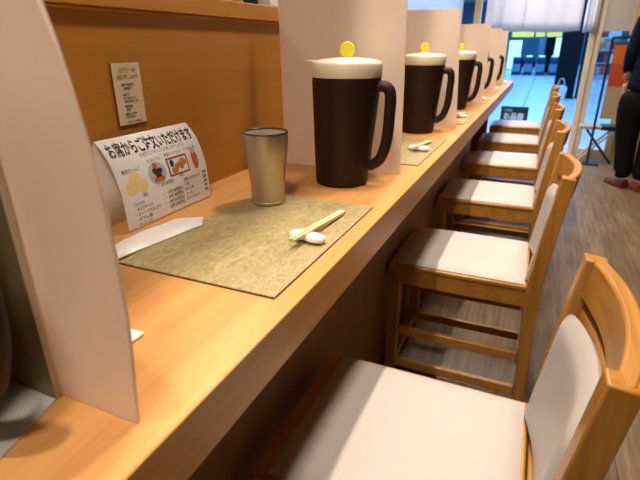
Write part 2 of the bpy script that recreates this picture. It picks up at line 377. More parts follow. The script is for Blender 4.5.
chair_lab = ['oak chair with cream seat closest to the camera, its curved backrest cut by the frame',
             'oak chair with cream seat directly behind the chair cut off by the frame',
             'oak chair with cream seat, third along the counter from the camera',
             'oak chair with cream seat, fourth along the counter from the camera',
             'oak chair with cream seat, fifth along the counter, tucked in slightly further',
             'oak chair with cream seat at the doorway end, before the black sign board']
c0 = make_chair(chair_lab[0]); c0.location = (.010, chair_y[0] - .006, 0)
for i in range(1, 6):
    dup(c0, (-.017 if i == 4 else -.011, chair_y[i], 0), 0, chair_lab[i])

# ------------------------------------------------------------------ counter things
G = T + .0006
# place mats
mat_lab = ['olive textured place mat under the metal tumbler',
           'olive textured place mat between the first and second pitchers along the counter',
           'olive textured place mat in front of the third pitcher along the counter',
           'olive textured place mat, fourth along the counter, a dark edge by its small white rest',
           'olive textured place mat, fifth along the counter, almost hidden by screens',
           'olive textured place mat at the doorway end of the counter']
mat_y = [0, .75, 1.5, 2.25, 2.99, 3.74]
bm = B(); bx(bm, -.2534, 0, 0, .382, 0, .0028)
mt0 = None
for i, y in enumerate(mat_y):
    if i == 0:
        mt0 = thing('place_mat', mat_lab[0], 'place mat', (0, y, G), 0, 'place mats along the counter')
        build('mat_sheet', bm, M['mat'], mt0, .0008, smooth=False)
        box_obj('mat_backing', (-.2539, .0006, -.0006, .3826, -.0002, .0012), M['matedge'], mt0, 0, smooth=False)
    else: dup(mt0, (0, y, G), 0, mat_lab[i])
# chopstick rests and chopsticks
MZ = G + .0030
def peanut():
    bm = B(); N = 26; K = 14; rows = []
    for i in range(N + 1):
        a = -1 + 2 * i / N; s = math.sqrt(max(0, 1 - a * a))
        w = .0135 * s ** .75 * (1 - .30 * math.exp(-(a / .28) ** 2)); hh = .0135 * s ** .75 * (1 - .42 * math.exp(-(a / .30) ** 2))
        rows.append((a * .0275, w, hh))
    vr = []
    for x, w, hh in [(q[0] * 1.2, q[1] * 1.2, q[2] * 1.15) for q in rows]:
        if w < 1e-6: vr.append([bm.verts.new((x, 0, .006))]); continue
        ring = []
        for k in range(K):
            th = 2 * PI * k / K; z = .006 + hh * math.sin(th) * (.75 if math.sin(th) > 0 else .44)
            ring.append(bm.verts.new((x, w * math.cos(th), max(0, z))))
        vr.append(ring)
    for a, b in zip(vr, vr[1:]):
        for k in range(K):
            j = (k + 1) % K
            if len(a) == 1: bm.faces.new((a[0], b[k], b[j]))
            elif len(b) == 1: bm.faces.new((a[k], a[j], b[0]))
            else: bm.faces.new((a[k], a[j], b[j], b[k]))
    return bm
rest_lab = ['white peanut-shaped chopstick rest on the mat with the metal tumbler',
            'white chopstick rest on the mat between the first two pitchers',
            'white chopstick rest on the mat by the third pitcher',
            'white chopstick rest, fourth along the counter', 'white chopstick rest, fifth along the counter', 'white chopstick rest at the doorway end of the counter']
chop_lab = [s.replace('white peanut-shaped chopstick rest', 'pale wooden chopsticks propped on a white rest').replace('white chopstick rest', 'pale wooden chopsticks on a white rest') for s in rest_lab]
rest_y = [y + .185 for y in mat_y]
r0 = None
def chop_mesh():
    bm = B(); L = .200
    for s in (-1, 1):
        y = s * .0034
        a = .0031
        # tapered square stick: thin tip at x=0, thick end at x=L
        v = [bm.verts.new(c) for c in ((0, y - a * .75, -.0022), (0, y + a * .75, -.0022), (0, y + a * .75, .0022), (0, y - a * .75, .0022),
                                       (L, y - a, -.003), (L, y + a, -.003), (L, y + a, .003), (L, y - a, .003))]
        for f in ((0, 1, 2, 3), (7, 6, 5, 4), (0, 4, 5, 1), (1, 5, 6, 2), (2, 6, 7, 3), (3, 7, 4, 0)): bm.faces.new([v[i] for i in f])
    return bm
ch_mesh = None
for i, y in enumerate(rest_y):
    loc = (-.041, y - .007, MZ)
    if i == 0:
        o = build('chopstick_rest', peanut(), M['porcelain'], None, sub=1, loc=loc, rz=-.12); r0 = o
    else:
        o = r0.copy(); COL.objects.link(o); o.location = loc
    tag(o, rest_lab[i], 'chopstick rest', 'chopstick rests')
    if i == 0:
        c = build('chopsticks', chop_mesh(), M['chop'], None, .0006, smooth=False); ch_mesh = c
    else:
        c = ch_mesh.copy(); COL.objects.link(c)
    tip = Vector((-.0455, y - .050, MZ + .0165)); end = Vector((-.0375, y + .136, MZ + .0034)); dr = (end - tip)
    c.location = tip; c.rotation_euler = dr.to_track_quat('X', 'Z').to_euler()
    c.scale = (dr.length / .200,) * 1 + (1.0, 1.0)
    tag(c, chop_lab[i], 'chopsticks', 'pairs of chopsticks')

# pitchers
def make_pitcher(label):
    t = thing('water_pitcher', label, 'pitcher', (0, 0, 0), 0, 'brown pitchers along the counter')
    bm = B(); lathe(bm, [(0, .002), (.052, .002), (.0535, 0), (.0565, .001), (.0585, .006), (.0595, .02), (.0655, .11), (.0712, .200), (.0724, .224), (.071, .225), (.066, .225), (0, .225)], 56)
    for q in bm.verts: q.co.x -= (.225 - q.co.z) * .036
    build('body', bm, M['pitcher'], t)
    bm = B(); lathe(bm, [(0, .2252), (.069, .2252), (.0722, .2256), (.0732, .227), (.0735, .250), (.0722, .2545), (.070, .2565), (.055, .260), (.02, .2635), (0, .264)], 56)
    lid = build('lid', bm, M['lid'], t)
    # pouring lip, towards the wall
    bm = B(); prism(bm, [(-.066, -.020), (-.078, -.011), (-.094, -.006), (-.094, .006), (-.078, .011), (-.066, .020)], 'z', .2535, .2575)
    build('pouring_lip', bm, M['lid'], lid, .0015)
    bm = B(); seg = 28
    disc = [(.0155 * math.cos(2 * PI * i / seg), .2775 + .0165 * math.sin(2 * PI * i / seg)) for i in range(seg)]
    prism(bm, disc, 'y', -.0055, .0055); bx(bm, -.008, .008, -.005, .005, .260, .268)
    build('lid_knob', bm, M['yellow'], lid, .0025, 3, rz=.37)
    pts = [(.060, 0, .206), (.078, 0, .209), (.091, 0, .204), (.0965, 0, .188), (.096, 0, .15), (.094, 0, .112), (.088, 0, .080), (.077, 0, .056), (.055, 0, .041)]
    bm = B(); tube(bm, spline(pts, 7), .0122, 14, squash=.9); h = build('handle', bm, M['pitcher'], t)
    for (v) in (h,): pass
    return t
pit = [(-.1165, .535), (-.121, 1.272), (-.113, 2.0), (-.130, 2.74), (-.128, 3.48), (-.147, -.3125)]
pit_lab = ['dark brown water pitcher with ivory lid standing behind the metal tumbler',
           'dark brown pitcher with ivory lid, second along the counter, behind a place mat',
           'dark brown water pitcher with ivory lid, third along the counter, half hidden by a screen',
           'dark brown water pitcher, fourth along the counter, only its handle showing',
           'dark brown water pitcher, fifth along the counter, only its handle showing by the doorway',
           'dark brown pitcher on the pale grey board beside the smoked screen, cut by the frame']
p0 = make_pitcher(pit_lab[0]); p0.location = (*pit[0], G)
for i in range(1, 6): dup(p0, (*pit[i], G), 0 if i < 5 else .35, pit_lab[i])

# tumbler
t = thing('metal_tumbler', 'brushed champagne metal tumbler on the first place mat', 'tumbler', (-.1975, .33, MZ)); t.scale = (.95, .95, .99)
bm = B(); lathe(bm, [(0, .003), (.030, .003), (.031, 0), (.0335, .001), (.034, .008), (.0345, .035), (.037, .065), (.0415, .098), (.0438, .122), (.0436, .1345), (.0428, .1345), (.0428, .122), (.0405, .098), (.036, .065), (.0335, .035), (.0330, .004), (0, .0035)], 56)
build('cup_body', bm, M['metal'], t)
bm = B(); lathe(bm, [(.0426, .1346), (.0418, .1346), (.0416, .122), (.0393, .098), (.0348, .065), (.0323, .035), (.0318, .0055), (0, .0052)], 56); build('lining', bm, M['lining'], t)
bm = B(); lathe(bm, [(.0424, .1347), (.0440, .1347), (.0442, .1372), (.0433, .1382), (.0424, .1372), (.0424, .1347)], 56); build('rim', bm, M['metalrim'], t)
bm = B(); lathe(bm, [(.0338, .0005), (.0348, .0015), (.0348, .0055), (.0338, .0065)], 56); build('base_ring', bm, M['porcelain'] if False else M['metal'], t)

# wrapped hand towel
bm = B()
def towel(bm, n=14):
    rows = []
    A = [Vector((-.259, .006, 0)), Vector((-.2335, .166, 0))]; Bp = [Vector((-.303, .040, 0)), Vector((-.291, .178, 0))]
    for i in range(n + 1):
        a = i / n; lo = A[0].lerp(A[1], a); hi = Bp[0].lerp(Bp[1], a); row = []
        for j in range(9):
            b = j / 8; p = lo.lerp(hi, b); e = min(1, 4 * min(b, 1 - b) + .02) ** .5 * min(1, 7 * min(a, 1 - a) + .12) ** .5
            row.append((p, .0012 + .0085 * e + .0012 * math.sin(9 * a + 5 * b) * e))
        rows.append(row)
    tip = Vector((-.249, .191, 0))
    top = [[bm.verts.new((p.x, p.y, z)) for p, z in r] for r in rows]; bot = [[bm.verts.new((p.x, p.y, .0004)) for p, z in r] for r in rows]
    tp = bm.verts.new((tip.x, tip.y, .006)); tb = bm.verts.new((tip.x, tip.y, .003))
    for i in range(n):
        for j in range(8):
            bm.faces.new((top[i][j], top[i + 1][j], top[i + 1][j + 1], top[i][j + 1])); bm.faces.new((bot[i][j], bot[i][j + 1], bot[i + 1][j + 1], bot[i + 1][j]))
        for j in (0, 8): bm.faces.new((top[i][j], bot[i][j], bot[i + 1][j], top[i + 1][j]))
    for j in range(8):
        bm.faces.new((top[0][j], top[0][j + 1], bot[0][j + 1], bot[0][j]))
        bm.faces.new((top[n][j], tp, top[n][j + 1])); bm.faces.new((bot[n][j], bot[n][j + 1], tb))
    for j in (0, 8): bm.faces.new((top[n][j], bot[n][j], tb, tp))
towel(bm)
o = build('hand_towel', bm, M['napkin'], None, loc=(0, 0, MZ)); tag(o, 'white wrapped hand towel lying in front of the bent menu', 'towel')
# folded white card peeking out behind the milky panel
o = box_obj('white_card', (-.21, -.0885, -.192, -.124, 0, .0035), M['paper'], None, .0005, loc=(0, 0, G))
tag(o, 'small white card on the counter, one corner showing past the milky screen', 'card')

# screens between the seats
def screen(name, x0, prof, y, z1, label, lean=0.):
    bm = B(); N = 40; rows = []
    for i in range(N + 1):
        a = i / N; z = z1 * a
        xr = prof[-1][1]
        for (za, xa), (zb, xb) in zip(prof, prof[1:]):
            if za <= z <= zb: xr = xa + (xb - xa) * (z - za) / (zb - za); break
        yy = y - lean * a * a
        rows.append([bm.verts.new(c) for c in ((x0, yy, z), (xr, yy, z), (xr, yy + .003, z), (x0, yy + .003, z))])
    for a, b in zip(rows, rows[1:]):
        for k in range(4): bm.faces.new((a[k], a[(k + 1) % 4], b[(k + 1) % 4], b[k]))
    bm.faces.new(rows[0]); bm.faces.new(rows[-1][::-1])
    o = build(name, bm, M['panel'], None, smooth=False, loc=(0, 0, G))
    return tag(o, label, 'screen', 'milky screens between the seats')
screen('partition_screen', -.335, [(p.x, p.y) for p in spline([(0, -.002, 0), (.09, .007, 0), (.15, .007, 0), (.206, .004, 0), (.27, -.006, 0), (.311, -.016, 0), (.36, -.034, 0), (.44, -.075, 0)], 6)], -.225, .43, 'milky upright screen closest to the camera, between it and the bent menu', .0)
screen('partition_screen', -.331, [(0, -.020), (.5, -.026)], .648, .43, 'milky upright screen behind the pitcher at the metal tumbler', .012)
screen('partition_screen', -.335, [(0, -.010), (.2, -.022), (.41, -.036)], 1.40, .403, 'milky upright screen behind the second pitcher along the counter')
screen('partition_screen', -.335, [(0, -.003), (.5, -.004)], 2.15, .382, 'milky upright screen behind the third pitcher along the counter')
screen('partition_screen', -.335, [(0, -.010), (.5, -.010)], 2.90, .385, 'milky upright screen fourth beyond the metal tumbler, behind a lone pitcher handle')
screen('partition_screen', -.335, [(0, -.022), (.5, -.030)], 3.65, .385, 'milky upright screen at the doorway end of the counter')
# smoked upright with pale foot
t = thing('smoked_screen', 'dark olive smoked upright screen joining the milky screen closest to the camera', 'screen', (0, 0, G))
box_obj('upright_plate', (-.335, -.0882, -.2315, -.2275, .0, .43), M['smoke'], t, .0008, smooth=False)
box_obj('edge_highlight', (-.0882, -.0868, -.2318, -.2272, .0, .43), M['cardpaper'], t, .0004, smooth=False)  # bright highlight along the plate's edge, put in as a beige strip
bm = B(); prism(bm, [(-.335, -.2322), (-.0875, -.2322), (-.064, -.31), (-.030, -.43), (-.335, -.43)], 'z', 0, .0006); o = build('serving_board', bm, M['grey'], None, smooth=False, loc=(0, 0, G)); tag(o, 'pale grey board lying on the counter under the pitcher cut by the frame', 'board')
p6 = [o for o in COL.objects if o.get('label') == pit_lab[5]][0]; p6.location.z = G + .0008

# bent menu
prof = [(-.3285, 0), (-.329, .02), (-.330, .04), (-.3325, .065), (-.338, .09), (-.347, .114), (-.358, .131), (-.372, .146)]
arc = [0.]
for a, b in zip(prof, prof[1:]): arc.append(arc[-1] + math.dist(a, b))
ARC = arc[-1]; MW = .222; MY = .097
def menu_pt(u, w, off=.0004):
    """u metres from the sheet's left edge, w metres above its lower edge along the bent sheet"""
    w = max(0, min(ARC, w)); i = 0
    while i < len(arc) - 2 and arc[i + 1] < w: i += 1
    f = (w - arc[i]) / (arc[i + 1] - arc[i]); a, b = prof[i], prof[i + 1]
    x = a[0] + (b[0] - a[0]) * f; z = a[1] + (b[1] - a[1]) * f
    tx, tz = b[0] - a[0], b[1] - a[1]; L = math.hypot(tx, tz); nx, nz = tz / L, -tx / L
    return (x + nx * off, MY + u, z + nz * off)
mn = thing('table_menu', 'white bent paper menu with photos of desserts, standing against the timber wall', 'menu', (0, 0, G))
prof = [tuple(p) for p in spline([(p[0], 0, p[1]) for p in prof], 4)]; prof = [(p[0], p[2]) for p in prof]
arc = [0.]
for a, b in zip(prof, prof[1:]): arc.append(arc[-1] + math.dist(a, b))
ARC = arc[-1]
bm = B(); full = list(prof) + [(-.3745, .1463), (-.3775, .138), (-.3800, .07), (-.3835, 0)]
vs = [[bm.verts.new((p[0], MY, p[1])), bm.verts.new((p[0], MY + MW, p[1]))] for p in full]
for a, b in zip(vs, vs[1:]): bm.faces.new((a[0], a[1], b[1], b[0]))
sh = build('menu_sheet', bm, M['paper'], mn)
so = sh.modifiers.new('thick', 'SOLIDIFY'); so.thickness = .0005; so.offset = 0
tm = lambda x, y: menu_pt(x, y)
bm = B(); put_text(bm, 'お席からご注文いただけます', .008, ARC * .790, .0285, .207, tm, .0011); build('heading_text', bm, M['ink'], mn, smooth=False)
bm = B()
put_text(bm, 'お気軽にスタッフにお申し付けください', .066, ARC * .725, .0085, .115, tm, .0001)
put_text(bm, '雪見だいふく', .014, ARC * .60, .0075, .040, tm, .0001)
put_text(bm, 'あんみつパフェ', .075, ARC * .645, .0068, .032, tm, .0001)
put_text(bm, '黒蜜わらびもち', .118, ARC * .660, .0068, .044, tm, .0001)
put_text(bm, 'アイスほうじ茶', .170, ARC * .665, .0068, .034, tm, .0001)
build('caption_text', bm, M['greyink'], mn, smooth=False)
bm = B()
put_text(bm, '税込', .044, ARC * .315, .0075, .012, tm, .0001)
put_text(bm, '・・・ 250円 280円(税込)', .076, ARC * .355, .0085, .048, tm, .0002)
bmr = B()
put_text(bmr, '税込', .142, ARC * .385, .0065, .010, tm, .0001)
put_text(bmr, '税込', .188, ARC * .42, .0065, .010, tm, .0001)
for k, s in enumerate(('ごはんもの', '・あぶりサーモン', '・スーパー焼きおにぎり', '・おでん(盛)', '・おしるこ(小)')):
    put_text(bm, s, .018 + (.0 if k == 0 else .004), ARC * (.245 - .056 * k), .0075, (.026, .042, .058, .036, .034)[k], tm, .0001)
for k, s in enumerate(('・・・ 350円 380円(税込)', '・・・ 350円 380円(税込)', '・・・ 300円 330円(税込)', '・・・ 250円 280円(税込)')):
    put_text(bm, s, .088, ARC * (.245 - .056 * k), .0080, .056, tm, .0002)
for k, (s, w) in enumerate((('抹茶わらびもちセット', .048), ('冷茶', .014), ('ほうじ茶', .024), ('コーヒー', .026), ('オレンジジュース', .040))):
    put_text(bmr, s, .150, ARC * (.320 - .058 * k), .0072, w, tm, .0001)
    put_text(bmr, ('380', '280', '280', '300', '300')[k], .206, ARC * (.335 - .056 * k), .0080, .011, tm, .0003)
build('price_text', bm, M['greyink'], mn, smooth=False); build('drinks_text', bmr, M['greyink'], mn, smooth=False)
def ell(bm, cu, cw, ru, rw, off, n=28):
    vs = [bm.verts.new(menu_pt(cu + ru * math.cos(2 * PI * i / n), cw + rw * math.sin(2 * PI * i / n), off)) for i in range(n)]
    c = bm.verts.new(menu_pt(cu, cw, off))
    for i in range(n): bm.faces.new((c, vs[i], vs[(i + 1) % n]))
def quad(bm, u0, u1, w0, w1, off):
    n = 8; r = [[bm.verts.new(menu_pt(u, w0 + (w1 - w0) * k / n, off)) for u in (u0, u1)] for k in range(n + 1)]
    for a, b in zip(r, r[1:]): bm.faces.new((a[0], a[1], b[1], b[0]))
a = ARC
bm = B()
for du, dw in ((-.012, -.006), (.012, -.006), (0, .008), (0, -.003)): ell(bm, .036 + du, a * .475 + dw, .0125, .012, .0006 + .0001 * (du > 0))
build('printed_photo', bm, M['mochi'], mn, smooth=False)
bm = B(); ell(bm, .089, a * .51, .0215, .0195, .0006); ph = build('printed_photo', bm, M['platep'], mn, smooth=False)
bm = B()
for du, dw, q in ((0, 0, .0085), (-.006, .004, .006), (.006, .003, .006), (.001, -.006, .007)): ell(bm, .090 + du, a * .515 + dw, q, q * .8, .0008 + .0001 * q / .01)
build('printed_topping', bm, M['choc'], ph, smooth=False)
bm = B()
for du in (-.008, 0, .008): ell(bm, .090 + du, a * .44, .0055, .0042, .0009 + du * .005)
build('printed_topping', bm, M['pastry'], ph, smooth=False)
bm = B(); ell(bm, .087, a * .595, .0050, .0050, .0010); build('printed_topping', bm, M['cherry'], ph, smooth=False)
bm = B(); quad(bm, .117, .173, a * .42, a * .635, .0006); ph = build('printed_photo', bm, M['frameprint'], mn, smooth=False)
bm = B(); quad(bm, .1208, .1692, a * .440, a * .610, .0008); build('printed_plate', bm, M['whitepk'], ph, smooth=False)
bm = B()
for du, dw in ((.131, .48), (.140, .515), (.148, .535), (.157, .56), (.137, .485), (.153, .51), (.162, .545)): ell(bm, du, a * dw, .0058, .0058, .0010 + du * .001)
build('printed_topping', bm, M['pastry'], ph, smooth=False)
bm = B(); ell(bm, .129, a * .565, .0050, .0068, .0012); build('printed_topping', bm, M['ink'], ph, smooth=False)
bm = B(); ell(bm, .194, a * .540, .0085, .0185, .0006); ph = build('printed_photo', bm, M['tea'], mn, smooth=False)
bm = B(); ell(bm, .194, a * .645, .0068, .0060, .0008); build('printed_topping', bm, M['pink'], ph, smooth=False)

# small notice on the wall
nt_ = thing('wall_notice', 'small beige printed notice fixed to the timber wall above the menu', 'notice', (XW, .200, T + .2105))
box_obj('notice_board', (.0002, .0028, -.0315, .0315, -.0505, .0505), M['cardedge'], nt_, .0003, smooth=False)
box_obj('notice_face', (.0028, .0034, -.0308, .0315, -.0495, .0505), M['cardpaper'], nt_, 0, smooth=False)
wm = lambda x, y: (.0038, x, y)
bm = B(); put_text(bm, 'お客様への', -.018, .036, .0085, .038, wm, .0002); put_text(bm, 'お願い申し上げます', -.022, .0255, .0085, .046, wm, .0002); build('heading_text', bm, M['tanink'], nt_, smooth=False)
bm = B()
for k, (s, x, y, w) in enumerate((('混雑時のお席は', -.016, .014, .030), ('お時間制です', -.012, .008, .020), ('・お会計は', -.018, -.002, .017), ('お席でお済ませください', -.015, -.008, .030), ('ご協力をお願いします', -.015, -.0135, .034), ('・店内は', -.018, -.021, .022), ('禁煙', -.012, -.0265, .010), ('お荷物にはご注意', -.016, -.034, .026), ('くださいませ', -.016, -.039, .022), ('スタッフ一同より', -.014, -.047, .034))):
    put_text(bm, s, x, y, .0052, w, wm, .00015)
build('body_text', bm, M['greyink'], nt_, smooth=False)

# things on the ledge
LZ = T + .3776
t = thing('serving_tray', 'white serving tray on the ledge above the timber wall', 'tray', (-.436, .775, LZ))
bm = B(); bx(bm, -.05, .058, -.09, .12, 0, .004); build('tray_base', bm, M['paper'], t, .001)
bm = B(); bx(bm, .054, .058, -.09, .12, .004, .018); bx(bm, -.05, -.046, -.09, .12, .004, .018); bx(bm, -.046, .054, -.09, -.086, .004, .018); bx(bm, -.046, .054, .116, .12, .004, .018); build('tray_rim', bm, M['paper'], t, .001)
bm = B(); lathe(bm, [(0, 0), (.014, 0), (.03, .012), (.036, .026), (.034, .026), (.028, .013), (0, .004)], 32)
o = build('small_bowl', bm, M['lid'], None, loc=(-.435, .605, LZ)); tag(o, 'small ivory bowl on the ledge, cut by the top of the frame', 'bowl')
bm = B(); lathe(bm, [(0, 0), (.018, 0), (.019, .03), (.012, .045), (.011, .05), (0, .05)], 24)
o = build('sauce_bottle', bm, M['black'], None, loc=(-.425, .672, LZ)); tag(o, 'dark squat bottle on the ledge beside the white tray', 'bottle')

# ------------------------------------------------------------------ doorway: curtain, stand, table, sign board
def cloth(label, x0, x1, z0, z1, ph):
    bm = B(); N = 24; K = 10; g = []
    for i in range(N + 1):
        u = i / N; x = x0 + (x1 - x0) * u
        g.append([bm.verts.new((x, YF - .055 + .012 * math.sin(u * 9 + ph) * (1 - k / K * .7) + .006 * math.sin(u * 21 + ph * 2), z0 + (z1 - z0) * k / K + .006 * math.sin(u * 5 + ph) * (1 - k / K))) for k in range(K + 1)])
    for a, b in zip(g, g[1:]):
        for k in range(K): bm.faces.new((a[k], b[k], b[k + 1], a[k + 1]))
    o = build('noren_curtain', bm, M['noren'], None); s = o.modifiers.new('thick', 'SOLIDIFY'); s.thickness = .002
    return tag(o, label, 'curtain', 'white curtain panels in the doorway')
cloth('white cloth curtain panel hanging in the doorway on the counter side of the seam', -.36, .0, 1.19, 2.085, .4)
cloth('white cloth curtain panel hanging in the doorway between the seam and the dark slit', .003, .505, 1.182, 2.085, 2.1)
cloth('narrow white cloth curtain panel hanging between the dark slit and the door post', .530, .640, 1.178, 2.085, 4.0)
bm = B(); tube(bm, [(-.405, YF - .06, 2.10), (.60, YF - .06, 2.10)], .012, 12); o = build('curtain_rod', bm, M['postwood']); tag(o, 'wooden rod carrying the white doorway curtain, above the frame', 'rod')
o = box_obj('roller_blind', (.70, .925, YF - .022, YF - .016, 1.18, 2.2), M['blind'], None, 0); tag(o, 'grey roller blind drawn over the upper part of the glass door', 'blind')

t = thing('banner_stand', 'black pole stand holding an orange hanging poster by the glass door', 'stand', (.765, 4.70, 0))
box_obj('base_plate', (-.10, .10, -.06, .06, 0, .015), M['black'], t, .004)
bm = B(); tube(bm, [(0, 0, .015), (0, 0, 1.12)], .011, 12); build('pole', bm, M['black'], t)
bm = B(); tube(bm, [(0, 0, 1.118), (.30, 0, 1.135)], .011, 12); build('arm', bm, M['black'], t)
bn = box_obj('poster', (.030, .175, -.002, .002, .43, 1.065), M['tan'], t, 0, smooth=False)
box_obj('poster_band', (.030, .175, -.0035, -.002, 1.06, 1.085), M['green'], bn, 0, smooth=False)
box_obj('poster_band', (.030, .175, -.0035, -.002, .905, 1.06), M['orange'], bn, 0, smooth=False)
box_obj('poster_band', (.030, .175, -.0035, -.002, .715, .905), M['redorange'], bn, 0, smooth=False)
bm = B()
for x in (.05, .155): tube(bm, [(x, 0, 1.08), (x, 0, 1.125)], .003, 6)
build('hanger', bm, M['black'], t)

t = thing('folding_table', 'low folding side table with crossed legs behind the black pole', 'table', (.835, 4.87, 0))
box_obj('tabletop', (-.18, .0, -.10, .10, .318, .345), M['tan'], t, .003)
box_obj('tray', (.0, .18, -.10, .10, .312, .352), M['black'], t, .003)
for s in (-1, 1):
    bm = B(); tube(bm, [(-.15, s * .075, 0.010), (.12, s * .075, .318)], .010, 8); build('leg', bm, M['postwood'], t)
    bm = B(); tube(bm, [(.13, s * .092, 0.010), (-.12, s * .092, .312)], .010, 8); build('leg', bm, M['black'] if s < 0 else M['postwood'], t)
bm = B(); tube(bm, [(-.15, -.085, .012), (-.15, .085, .012)], .008, 8); tube(bm, [(.13, -.10, .012), (.13, .10, .012)], .008, 8); build('foot_bar', bm, M['black'], t)

t = thing('sign_board', 'black sign board with white lettering standing in the doorway behind the last chair', 'sign', (-.005, 6.2, 0))
box_obj('board', (-.165, .16, -.012, .012, .02, .345), M['black'], t, .003, smooth=False)
for s in (-1, 1):
    bm = B(); tube(bm, [(s * .13, .012, .30), (s * .14, .16, 0.006)], .007, 8); build('prop_leg', bm, M['black'], t)
    bm = B(); tube(bm, [(s * .14, 0, 0.004), (s * .14, 0, .03)], .008, 8); build('foot', bm, M['black'], t)
sm = lambda x, y: (x, -.0135, y)
bm = B(); put_text(bm, 'お食事処', -.125, .285, .035, .095, sm, .0008); build('small_text', bm, M['greyink'] if False else M['shelf'], t, smooth=False)
bm = B(); put_text(bm, 'お品書', -.125, .195, .085, .24, sm, .003); put_text(bm, '本日のおすすめ', -.145, .150, .036, .25, sm, .001); build('large_text', bm, M['whitepk'], t, smooth=False)

# ------------------------------------------------------------------ beyond the doorway
def gate(label, x, y):
    t = thing('ticket_gate', label, 'ticket gate', (x, y, 0), 0, 'ticket gates across the concourse')
    bm = B(); prism(bm, [(-.9, 0), (.9, 0), (.9, .58), (.78, .66), (-.78, .66), (-.9, .58)], 'x', -.15, .15); b = build('cabinet', bm, M['gate'], t, .02)
    box_obj('reader', (-.10, .10, -.80, -.45, .66, .70), M['cyan'], t, .008)
    box_obj('side_panel', (-.152, .152, -.905, -.895, .12, .40), M['gatelight'], t, .002)
    box_obj('flap', (.15, .24, -.05, .0, .25, .52), M['black'], t, .006)
    return t
g0 = gate('dark blue ticket gate at the counter end of the row', -.76, 21.3)
for x, l in ((-.34, 'dark blue ticket gate, second in the row from the counter side'), (.10, 'dark blue ticket gate, third in the row from the counter side'), (.55, 'dark blue ticket gate closest to the dark pillar')):
    dup(g0, (x, 21.3, 0), 0, l)
def lit(name, label, cat, x0, x1, y, z0, z1, face, posts=False):
    t = thing(name, label, cat, ((x0 + x1) / 2, y, z0)); w = (x1 - x0) / 2; h = z1 - z0
    box_obj('casing', (-w, w, .02, .14, 0, h), M['gate'], t, .005)
    box_obj('lit_face', (-w * .96, w * .96, .0, .02, h * .03, h * .97), face, t, 0)
    if posts:
        for s in (-1, 1):
            bm = B(); tube(bm, [(s * w * .8, .08, h), (s * w * .8, .08, 3.6 - z0)], .02, 8); build('hanger', bm, M['gate'], t)
    return t
lit('advert_panel', 'bright cyan lit panel behind the ticket gates', 'panel', -1.42, -.86, 25, 0, 1.32, M['cyan'])
lit('notice_panel', 'pale lime lit panel beside the dark pillar', 'panel', .32, .86, 25, 0, 1.42, M['lime'])
lit('column_panel', 'pale cyan lit column between the gates', 'panel', -.16, .12, 25.5, 0, 1.44, M['gatelight'])
lit('overhead_sign', 'long yellow overhead sign above the ticket gates', 'sign', -1.18, -.32, 22, 1.375, 1.60, M['signyellow'], True)
lit('overhead_sign', 'short yellow overhead sign in the middle of the row', 'sign', -.27, .08, 22, 1.375, 1.60, M['signyellow'], True)
lit('overhead_sign', 'yellow overhead sign next to the dark pillar', 'sign', .13, .70, 22, 1.375, 1.60, M['signyellow'], True)
o = box_obj('ticket_machine', (.16, .52, 22.4, 22.8, 0, 1.37), M['pillar'], None, .02); tag(o, 'tall black machine standing behind the ticket gates', 'machine')

# shop display seen through the glass door
t = thing('shop_display', 'pale shelf unit of red and white packets seen through the glass door', 'shelf unit', (1.86, 18.2, 0))
bm = B(); bx(bm, -.45, .45, .0, .40, 0, .12); bx(bm, -.45, .45, .36, .40, .12, 1.25)
for z in (.12, .50, .88): bx(bm, -.45, .45, 0, .36, z, z + .03)
bx(bm, -.45, -.42, 0, .36, .12, 1.25); bx(bm, .42, .45, 0, .36, .12, 1.25); build('shelf_frame', bm, M['shelf'], t, .004)
hd = box_obj('header_board', (-.45, .45, -.01, .02, 1.25, 1.5), M['whitepk'], t, .003)
box_obj('header_stripe', (-.15, .1, -.014, -.01, 1.29, 1.46), M['red'], hd, 0)
pk = None; cols = ['red', 'whitepk', 'pink', 'red', 'navypk']; cn = {'red': 'red', 'whitepk': 'white', 'pink': 'pink', 'navypk': 'navy'}
rown = ['bottom', 'middle', 'top']
for r, z in enumerate((.15, .53, .91)):
    for k in range(5):
        c = cols[(k + 2 * r) % 5]
        o = box_obj('snack_packet', (-.07, .07, -.05, .05, 0, .26), M[c], None, .012, loc=(1.86 - .33 + k * .165, 18.33, z + .001))
        tag(o, f'{cn[c]} packet on the {rown[r]} shelf of the pale display, {["at the pillar end", "second from the pillar", "in the middle", "fourth from the pillar", "at the far end"][k]}', 'packet', 'packets on the display shelves')
t = thing('hanging_lantern', 'round tan paper lantern hanging outside the glass door', 'lantern', (.86, 7.0, 1.0))
bm = B(); lathe(bm, [(0, 0), (.03, .002), (.058, .03), (.068, .075), (.058, .12), (.03, .148), (0, .15)], 28); build('shade', bm, M['lantern'], t)
bm = B(); tube(bm, [(0, 0, .148), (0, 0, 2.6)], .004, 6); build('cord', bm, M['black'], t)
t = thing('shopping_bag', 'pale crumpled shopping bag at the foot of the dark pillar', 'bag', (.62, 11.0, 0))
bm = B(); prism(bm, [(-.11, 0), (.11, 0), (.13, .26), (.02, .30), (-.10, .24)], 'y', -.07, .07); build('bag_body', bm, M['bag'], t, .02, 3)
bm = B(); tube(bm, spline([(-.06, 0, .26), (-.03, 0, .40), (.04, 0, .41), (.07, 0, .27)], 6), .008, 8); build('handle', bm, M['bag'], t)

